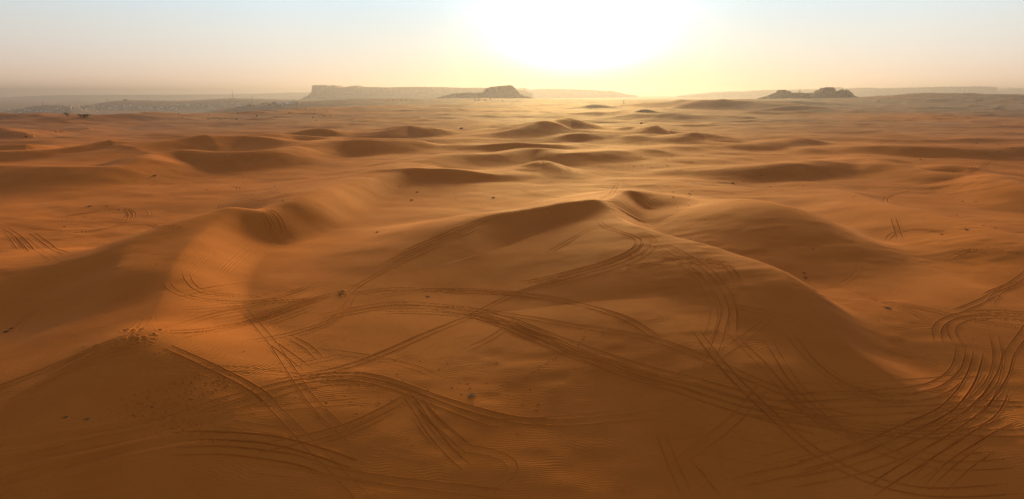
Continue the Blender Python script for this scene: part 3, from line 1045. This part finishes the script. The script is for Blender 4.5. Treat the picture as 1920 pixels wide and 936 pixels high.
mesa('mesa', 'cut-off block of escarpment behind the long one',
     [(1880, 182), (1889, 168.6), (1906, 168.4), (1911, 164), (1920, 165), (1950, 166), (2000, 166), (2100, 170)],
     17000, 600, rock_far, .5, 1600, 4, 160, 43, -60)


def rock_hill(label, prof, d, toe, seed, zb):
    """a dark craggy hill: a rough heightfield that matches its skyline"""
    p = np.array(prof, float)
    cols, rows = 200, 44
    xs = np.linspace(p[0, 0], p[-1, 0], cols)
    ys = np.interp(xs, p[:, 0], p[:, 1])
    V = np.zeros((rows, cols, 3))
    u = np.array([ray(a, b)[0] for a, b in zip(xs, ys)])
    s = np.array([ray(a, b)[1] for a, b in zip(xs, ys)])
    top = CAM_Z + s * d - zb
    for i in range(rows):
        t = i / (rows - 1) * 2 - 1
        y = d + t * toe
        x = u * d
        fall = (1 - abs(t)) ** .8
        crag = 1 + (.35 * noise2(x / 26, x * 0 + y / 22, seed) + .25 * noise2(x / 11, x * 0 + y / 10, seed + 1)) * (abs(t) > .03)
        V[i, :, 0] = x
        V[i, :, 1] = y
        V[i, :, 2] = zb + np.maximum(top, 0) * fall * np.minimum(crag, 1.0 / max(fall, .05))
    me = grid_mesh('rock_hill', V, rows, cols, rock_dark, False)
    tag(link('rock_hill', me), label, kind='structure')


rock_hill('dark craggy rock hill, the low one', [(1436, 183), (1446, 178), (1458, 172), (1463, 168.6), (1468, 168.4), (1478, 171.6), (1482, 174.5), (1488, 174), (1500, 173.6), (1510, 175),
                                           (1520, 174), (1530, 175), (1540, 176), (1550, 184)], 3300, 150, 51, 8)
rock_hill('dark craggy rock hill, the tall one with a flat crown', [(1515, 183), (1526, 176), (1536, 169.5), (1543, 164.4), (1550, 163.6), (1560, 164), (1564, 168), (1568, 172), (1573, 169.5), (1580, 166.8), (1586, 171),
                                                       (1593, 175), (1602, 183)], 3200, 130, 57, 6)
# ------------------------------------------------------------------ plants of the sand
dry = plain_material('dry_twigs', (.30, .16, .06), .9, .35, 3)
green = plain_material('saltbush_leaves', (.11, .085, .035), .9, .35, 3)
bark = plain_material('bark', (.14, .09, .055), .9, .2, 3)


def blade_mesh(name, n, rad, height, width, material, seed, flat=.5):
    """a low bush: many thin bent blades that fan out of one root, with an uneven outline"""
    r = random.Random(seed)
    v, f = [], []
    for i in range(n):
        a = r.uniform(0, 2 * PI)
        rr = rad * r.uniform(.2, 1) * (1 + .35 * math.sin(a * 3 + seed))
        h = height * r.uniform(.3, 1) * (1 - flat * (rr / rad) ** 2 * .6)
        bx, by = r.gauss(0, rad * .18), r.gauss(0, rad * .18)
        tx, ty = bx + rr * math.cos(a), by + rr * math.sin(a)
        mx, my = bx * .5 + tx * .5, by * .5 + ty * .5
        wx, wy = -math.sin(a) * width, math.cos(a) * width
        k = len(v)
        v += [(bx - wx, by - wy, -.05), (bx + wx, by + wy, -.05), (mx + wx, my + wy, h * .75), (mx - wx, my - wy, h * .75), (tx, ty, h * r.uniform(.5, 1.05))]
        f += [(k, k + 1, k + 2, k + 3), (k + 3, k + 2, k + 4)]
        # side leaves
        for q in range(3):
            t = r.uniform(.4, 1)
            cx, cy, cz = bx + (tx - bx) * t, by + (ty - by) * t, h * t
            s = width * r.uniform(1.5, 3)
            k = len(v)
            v += [(cx + r.uniform(-s, s), cy + r.uniform(-s, s), cz + r.uniform(-s, s)) for _ in range(3)]
            f += [(k, k + 1, k + 2)]
    me = bpy.data.meshes.new(name)
    me.from_pydata(v, [], f)
    me.materials.append(material)
    return me


bush_meshes = [blade_mesh('bush', 150, .8, .55, .035, dry, 3), blade_mesh('bush', 190, .75, .65, .05, green, 5), blade_mesh('bush', 120, .9, .4, .04, dry, 8)]


def stand(px, py):
    q = on_ground(px, py)
    return q[0], q[1], q[2]


def bush(px, py, size, mesh, label, group=None, name='desert_shrub', cat='shrub', squash=1.0):
    x, y, z = stand(px, py)
    o = link(name, bush_meshes[mesh])
    o.location = (x, y, z - .03)
    o.scale = (size, size, size * squash)
    o.rotation_euler = (0, 0, random.uniform(0, 6.28))
    tag(o, label, cat, group)
    return o


bush(884, 741, .8, 0, 'low dead brown shrub alone on smooth sand right of the fanned wheel marks', squash=.4)
bush(122, 781, .42, 0, 'brown tuft left of its twin on the churned sand, bottom left', squash=.45)
bush(163, 785, .42, 0, 'brown tuft right of its twin on the churned sand, bottom left', squash=.45)
bush(12, 622, .5, 1, 'green tuft in the shaded hollow at the far left edge', squash=.6)
bush(22, 616, .4, 1, 'smaller green tuft just behind the tuft in the shaded hollow', squash=.6)
bush(1664, 578, .75, 2, 'pale dry clump on a little sand mound, right of the big crest', squash=.6)
bush(1508, 512, .5, 0, 'upper of two dark clumps in the bowl behind the big crest', squash=.6)
bush(1510, 520, .6, 0, 'lower of two dark clumps in the bowl behind the big crest', squash=.6)
bush(865, 242, 2.6, 1, 'dark shrub on the tip of the long shaded dune crest')
bush(1202, 232, 2.4, 1, 'lone dark shrub right of the pyramid dune')
bush(49, 257, 1.3, 1, 'lone dark shrub below the orange dune at the far left')
bush(290, 330, 1.1, 0, 'small dark shrub on the flat below the long left ridge')
bush(168, 387, 1.1, 0, 'dark flat shrub just above the ring of wheel marks at left', squash=.5)
bush(772, 376, .8, 0, 'dark dot of scrub on the lit slope, left of centre')
bush(925, 371, .8, 0, 'dark dot of scrub on the lit slope beside the oval track')
bush(1374, 344, .9, 0, 'darkest dot of scrub on the open flat right of the knob')
bush(707, 436, .6, 0, 'small shrub in the mouth of the left hollow')
bush(640, 551, .7, 0, 'scrubby clump where the sheaf of tracks meets the crest', squash=.5)
bush(802, 556, .5, 0, 'tiny tuft between the long curved tracks near the centre', squash=.6)
bush(1524, 467, .5, 2, 'pale speck of grass on the shaded dome slope', squash=.6)
bush(1812, 431, .7, 0, 'dark speck of scrub on the right hand ridge', squash=.6)

zones = [((1240, 1330), (340, 392), 26, .55, 'tiny dry shrub scattered on the flat right of the knob', 'scrub right of the knob'),
         ((1330, 1640), (322, 372), 26, .55, 'tiny dark shrub strewn over the open flat before the right dunes', 'scrub on the right flat'),
         ((1640, 1900), (372, 440), 14, .6, 'little dark shrub on the slope of the right hand ridge', 'scrub on the right ridge'),
         ((1180, 1330), (262, 330), 22, .7, 'speck of scrub on the bright sand behind the knob', 'scrub behind the knob'),
         ((1560, 1900), (262, 300), 22, .9, 'speck of scrub on the far right sand flat', 'scrub on the far right flat'),
         ((740, 900), (328, 362), 16, .6, 'tiny shrub on the bright flat under the thin dark crest', 'scrub under the thin crest'),
         ((380, 560), (305, 385), 14, .6, 'tiny shrub on the left flat beyond the long crest', 'scrub on the left flat'),
         ((120, 330), (330, 450), 12, .6, 'tiny shrub around the left ring of wheel marks', 'scrub by the left ring')]
for (xa, xb), (ya, yb), n, sz, lab, grp in zones:
    for i in range(n * 2 // 3):
        c = (random.uniform(xa, xb), random.uniform(ya, yb))
        bush(c[0], c[1], sz * random.uniform(.35, 1.1), random.choice((0, 0, 1, 2)), lab, grp, squash=.6)
for i in range(46):
    bush(random.uniform(330, 620), random.uniform(202, 226), 1.8 * random.uniform(.5, 1.2), 1, 'dark bush dotted over the stony plain before the grey hillocks', 'bushes of the stony plain')
for i in range(24):
    bush(random.gauss(905, 22), random.uniform(182, 190), 5.5 * random.uniform(.5, 1.2), 1, 'dark bush at the foot of the round table hill', 'bushes below the table hill')
for i in range(12):
    bush(random.choice((735, 748, 770)) + random.gauss(0, 5), random.uniform(186, 189), 5.5 * random.uniform(.5, 1.2), 1, 'dark bush on the low rise before the long escarpment', 'bushes before the escarpment')


def crown_mesh(name, seed, n=420, rad=1.0):
    r = random.Random(seed)
    lobes = [(r.gauss(0, .42), r.gauss(0, .42), r.uniform(.75, 1.5), r.uniform(.35, .6)) for _ in range(9)]
    v, f = [], []
    for i in range(n):
        lx, ly, lz, lr = r.choice(lobes)
        a, b_ = r.uniform(0, 2 * PI), math.acos(r.uniform(-1, 1))
        q = lr * r.uniform(.6, 1)
        c = (lx + q * math.sin(b_) * math.cos(a), ly + q * math.sin(b_) * math.sin(a), lz + q * .7 * math.cos(b_))
        k = len(v)
        s = .11
        v += [(c[0] + r.uniform(-s, s), c[1] + r.uniform(-s, s), c[2] + r.uniform(-s, s)) for _ in range(3)]
        f += [(k, k + 1, k + 2)]
    me = bpy.data.meshes.new(name)
    me.from_pydata(v, [], f)
    me.materials.append(green)
    return me


def trunk_mesh():
    v, f = [], []
    for i, (z, r_) in enumerate(((-.1, .12), (.35, .08), (.8, .055), (1.2, .03))):
        for k in range(7):
            a = k / 7 * 2 * PI
            v.append((r_ * math.cos(a) + .04 * math.sin(z * 5), r_ * math.sin(a), z))
    for i in range(3):
        for k in range(7):
            f.append((i * 7 + k, i * 7 + (k + 1) % 7, i * 7 + 7 + (k + 1) % 7, i * 7 + 7 + k))
    me = bpy.data.meshes.new('trunk')
    me.from_pydata(v, [], f)
    me.materials.append(bark)
    return me


def district(px):
    if px < 114:
        return 'at the left tip of the distant town'
    if px < 178:
        return 'between the small hill and the plateau'
    if px < 335:
        return 'below the plateau behind the town'
    return 'in the right arm of the town below the masts'


crowns = [crown_mesh('crown', s) for s in (1, 2, 3)]
trunk_me = trunk_mesh()


def tree(px, py, size, label, group=None, k=0):
    x, y, z = stand(px, py)
    if group and group.startswith('trees of the distant town') and y < 3000:
        return
    t = bpy.data.objects.new('acacia_tree', None)
    C.objects.link(t)
    t.location = (x, y, z)
    t.scale = (size, size, size)
    t.rotation_euler = (0, 0, random.uniform(0, 6.28))
    tag(t, label, 'tree', group)
    link('crown', crowns[k % 3], t)
    link('trunk', trunk_me, t)


tree(127, 219.5, 3.4, 'lone dark green tree on the edge of the sand before the town')
for i in range(9):
    tree(random.choice((150, 158, 164, 168, 173)) + random.gauss(0, 4), random.uniform(219.5, 221.5), random.uniform(1.6, 2.8), 'dark tree of the grove at the sand edge beside the lone tree', 'trees of the small grove', i)
for i in range(120):
    px = random.choice((random.uniform(20, 110), random.uniform(115, 165), random.uniform(180, 330), random.uniform(200, 330), random.uniform(330, 540)))
    py = 203 - (px - 60) * .012 + random.uniform(-3, 6)
    if px > 330:
        py = 198 - (px - 330) * .018 + random.uniform(-3, 4)
    tree(px, py, random.uniform(4, 8), 'dark tree among the houses ' + district(px), 'trees of the distant town ' + district(px), i)

# ------------------------------------------------------------------ the town on the plain
walls = {'white': plain_material('white_render', (.72, .70, .66), .8, .06, .3), 'cream': plain_material('cream_render', (.55, .45, .34), .8, .08, .3),
         'grey': plain_material('grey_block', (.34, .33, .32), .8, .1, .3), 'sand': plain_material('sand_block', (.42, .30, .21), .85, .1, .3)}
dark_glass = plain_material('dark_window', (.03, .035, .04), .3, .1, 1)
roof_sheet = plain_material('pale_sheet_roof', (.62, .64, .66), .5, .08, .3)


def add_box(v, f, lo, hi):
    k = len(v)
    v += [(x, y, z) for z in (lo[2], hi[2]) for y in (lo[1], hi[1]) for x in (lo[0], hi[0])]
    f += [tuple(k + i for i in q) for q in ((0, 2, 3, 1), (4, 5, 7, 6), (0, 1, 5, 4), (2, 6, 7, 3), (0, 4, 6, 2), (1, 3, 7, 5))]


def from_boxes(name, boxes, material):
    v, f = [], []
    for lo, hi in boxes:
        add_box(v, f, lo, hi)
    me = bpy.data.meshes.new(name)
    me.from_pydata(v, [], f)
    me.materials.append(material)
    return me


def house_protos(col):
    """two-storey flat-roofed house: wings, a raised parapet ring and a stair head; dark window openings set into the walls"""
    m = walls[col]
    out = []
    for w, d, h, wing in ((14, 11, 7, 5), (20, 12, 4.2, 0), (11, 10, 7.4, 4)):
        b = [((-w / 2, -d / 2, -3), (w / 2, d / 2, h))]
        b += [((-w / 2, -d / 2, h), (w / 2, -d / 2 + .4, h + .9)), ((-w / 2, d / 2 - .4, h), (w / 2, d / 2, h + .9)),
              ((-w / 2, -d / 2 + .4, h), (-w / 2 + .4, d / 2 - .4, h + .9)), ((w / 2 - .4, -d / 2 + .4, h), (w / 2, d / 2 - .4, h + .9))]
        b += [((w * .1, -1, h), (w * .1 + 3, 2, h + 2.6))]
        if wing:
            b += [((-w / 2 - wing, -d / 2 + 2, -3), (-w / 2 - .01, d / 2 - 1, h * .55))]
        wall = from_boxes('walls', b, m)
        ww = []
        for lv in range(2 if h > 5 else 1):
            for i in range(4):
                x = -w / 2 + 1.5 + i * (w - 3) / 3.4
                ww.append(((x, -d / 2 - .06, .9 + lv * 3.3), (x + 1.3, -d / 2 + .1, 2.3 + lv * 3.3)))
        out.append((wall, from_boxes('windows', ww, dark_glass)))
    return out


protos = {c: house_protos(c) for c in walls}
labels = {'white': 'white', 'cream': 'cream', 'grey': 'grey block', 'sand': 'sand coloured'}


storeys = ('two-storey', 'long low', 'small two-storey')


def house(px, py, col, k, s=1.0, label=None):
    x, y, z = stand(px, py)
    if y < 3000:
        return
    wall, win = protos[col][k]
    h = bpy.data.objects.new('flat_roofed_house', None)
    C.objects.link(h)
    h.location = (x, y, z)
    h.scale = (s * random.uniform(.8, 1.3), s, s * random.uniform(.8, 1.15))
    h.rotation_euler = (0, 0, random.uniform(-.5, .5) + random.choice((0, PI / 2)) * (random.random() < .3))
    tag(h, '%s %s flat-roofed house %s' % (storeys[k], labels[col], district(px)), 'house', '%s %s houses %s' % (storeys[k], labels[col], district(px)))
    link('walls', wall, h)
    link('window_row', win, h)


cols = ['white', 'white', 'cream', 'grey', 'sand', 'cream']
for i in range(236):
    r = random.random()
    if r < .2:
        px, py = random.uniform(12, 112), None
        py = 206 + (60 - px) * .05 + random.uniform(-2, 5)
    elif r < .38:
        px = random.uniform(108, 175)
        py = random.uniform(197.5, 209)
    elif r < .72:
        px = random.uniform(170, 335)
        py = random.gauss(203.5, 2.8)
    else:
        px = random.uniform(320, 560)
        py = 200 - (px - 320) * .022 + random.uniform(-4, 3.5)
    house(px, py, random.choice(cols), random.randrange(3), random.uniform(.8, 1.5))


def shed(px, py, w, label, ang=0.0):
    """long low store: walls with a shallow gable of pale sheet"""
    x, y, z = stand(px, py)
    t = bpy.data.objects.new('warehouse', None)
    C.objects.link(t)
    t.location = (x, y, z)
    t.rotation_euler = (0, 0, ang)
    tag(t, label, 'warehouse')
    link('walls', from_boxes('walls', [((-w / 2, -12, -4), (w / 2, 12, 5))], walls['grey']), t)
    v = [(-w / 2 - 1, -13, 5.02), (w / 2 + 1, -13, 5.02), (w / 2 + 1, 13, 5.02), (-w / 2 - 1, 13, 5.02), (-w / 2 - 1, 0, 8), (w / 2 + 1, 0, 8)]
    f = [(0, 1, 5, 4), (2, 3, 4, 5), (0, 4, 3), (1, 2, 5), (3, 2, 1, 0)]
    me = bpy.data.meshes.new('roof')
    me.from_pydata(v, [], f)
    me.materials.append(roof_sheet)
    link('roof', me, t)
    link('door', from_boxes('door', [((-3, -12.1, 0), (3, -12, 4))], dark_glass), t)


shed(101, 206, 60, 'long pale warehouse below the small flat-topped hill')
shed(376, 202, 55, 'pale warehouse in the bright middle of the town')
shed(395, 204.5, 70, 'longest pale warehouse, near the sand edge of the town')
shed(412, 199, 60, 'pale warehouse under the hill with the tall mast')
shed(450, 199, 70, 'long pale warehouse right of the hill with the tall mast')
shed(235, 202, 45, 'pale warehouse among cream houses, middle of the left town')
shed(52, 207.5, 50, 'white warehouse at the left tip of the town')

# ------------------------------------------------------------------ masts
steel = plain_material('galvanised_steel', (.30, .30, .30), .5, .1, 1)


def rod(v, f, a, b, r_):
    a, b = np.array(a, float), np.array(b, float)
    d = b - a
    d /= np.linalg.norm(d)
    n1 = np.cross(d, (0, 0, 1) if abs(d[2]) < .9 else (1, 0, 0))
    n1 /= np.linalg.norm(n1)
    n2 = np.cross(d, n1)
    k = len(v)
    for p in (a, b):
        for i in range(4):
            t = i / 4 * 2 * PI
            v.append(tuple(p + r_ * (n1 * math.cos(t) + n2 * math.sin(t))))
    for i in range(4):
        f.append((k + i, k + (i + 1) % 4, k + 4 + (i + 1) % 4, k + 4 + i))


def rods_mesh(name, rods, material):
    v, f = [], []
    for a, b, r_ in rods:
        rod(v, f, a, b, r_)
    me = bpy.data.meshes.new(name)
    me.from_pydata(v, [], f)
    me.materials.append(material)
    return me


def mast(px, py, top_py, label, fat=1.0, d=None, drum=True):
    """lattice radio mast: three tapering legs, braces, a spire and dish drums"""
    x, y, z = stand(px, py) if d is None else (ray(px, py)[0] * d, d, CAM_Z + ray(px, py)[1] * d)
    if d is not None:
        z = min(z, ground_z(x, y) + 6)
    hgt = CAM_Z + ray(px, top_py)[1] * y - z
    t = bpy.data.objects.new('radio_mast', None)
    C.objects.link(t)
    t.location = (x, y, z)
    tag(t, label, 'radio mast')
    wb, wt_ = hgt * .07 * fat, hgt * .018 * fat
    legs, br = [], []
    n = 9
    for k in range(3):
        a = k / 3 * 2 * PI + .3
        legs.append(((wb * math.cos(a), wb * math.sin(a), -4), (wt_ * math.cos(a), wt_ * math.sin(a), hgt * .8), hgt * .006 * fat + .3))
        a2 = (k + 1) / 3 * 2 * PI + .3
        for i in range(n):
            t0, t1 = i / n, (i + 1) / n
            w0, w1 = wb + (wt_ - wb) * t0, wb + (wt_ - wb) * t1
            br.append(((w0 * math.cos(a), w0 * math.sin(a), hgt * .8 * t0), (w1 * math.cos(a2), w1 * math.sin(a2), hgt * .8 * t1), hgt * .003 * fat + .12))
            br.append(((w1 * math.cos(a), w1 * math.sin(a), hgt * .8 * t1), (w1 * math.cos(a2), w1 * math.sin(a2), hgt * .8 * t1), hgt * .003 * fat + .12))
    link('lattice', rods_mesh('lattice', legs + br, steel), t)
    link('spire', rods_mesh('spire', [((0, 0, hgt * .8), (0, 0, hgt), hgt * .008 * fat + .3)], steel), t)
    if drum:
        link('dish', rods_mesh('dish', [((-wb * .5, -wb * .5, hgt * .3), (-wb * .5, -wb * .9, hgt * .3), hgt * .03)], walls['white']), t)


mast(437, 182, 168, 'tallest mast, on the small cone hill above the town', .8, 6480)
mast(466, 187, 181, 'short faint mast, left one of the two right of the cone hill', 1.6, 6480)
mast(472, 187.5, 180.5, 'stout short mast, right one of the two right of the cone hill', 3.0, 6480)
mast(279, 190, 181.5, 'thin mast on the flat plateau behind the town', 1.2, 6480)
mast(201, 187.5, 184, 'little mast on the left shoulder of the plateau', 1.8, 6480)
mast(80.5, 197, 191.5, 'dark stubby mast left of the small flat-topped hill', 3.0, 5700, False)
mast(1499, 174.5, 165, 'thin mast standing between the two dark rock hills', 1.2, 3350)
mast(1169, 196, 188, 'thin mast on the glowing plain right of the sun', 1.2, 2200)
h = stand(236, 188)
t = bpy.data.objects.new('hilltop_building', None)
C.objects.link(t)
qx, qs = ray(236, 187)
t.location = (qx * 6520, 6520, ground_z(qx * 6520, 6520))
tag(t, 'wide low building on top of the plateau behind the town', 'building')
link('walls', from_boxes('walls', [((-24, -14, -4), (24, 14, 11)), ((-14, -10, 11.01), (8, 10, 15))], walls['grey']), t)
link('window_row', from_boxes('windows', [((x_, -14.1, 4), (x_ + 3, -14, 7)) for x_ in range(-22, 20, 6)], dark_glass), t)
# ------------------------------------------------------------------ the dusty air
HAZE_DENSITY = 0.00008


def box_mesh(name, lo, hi):
    me = bpy.data.meshes.new(name)
    v = [(x, y, z) for z in (lo[2], hi[2]) for y in (lo[1], hi[1]) for x in (lo[0], hi[0])]
    f = [(0, 2, 3, 1), (4, 5, 7, 6), (0, 1, 5, 4), (2, 6, 7, 3), (0, 4, 6, 2), (1, 3, 7, 5)]
    me.from_pydata(v, [], f)
    return me


hm = bpy.data.materials.new('haze')
hm.use_nodes = True
ht = hm.node_tree
ht.nodes.clear()
pv = ht.nodes.new('ShaderNodeVolumePrincipled')
pv.inputs['Color'].default_value = (.31, .33, .44, 1)
pv.inputs['Density'].default_value = HAZE_DENSITY
pv.inputs['Anisotropy'].default_value = .6
ho = ht.nodes.new('ShaderNodeOutputMaterial')
ht.links.new(pv.outputs[0], ho.inputs['Volume'])
hme = box_mesh('haze', (-33000, -400, -240), (33000, 27500, 262))
hme.materials.append(hm)
tag(link('haze', hme), 'thin dusty evening haze over the desert', kind='stuff')
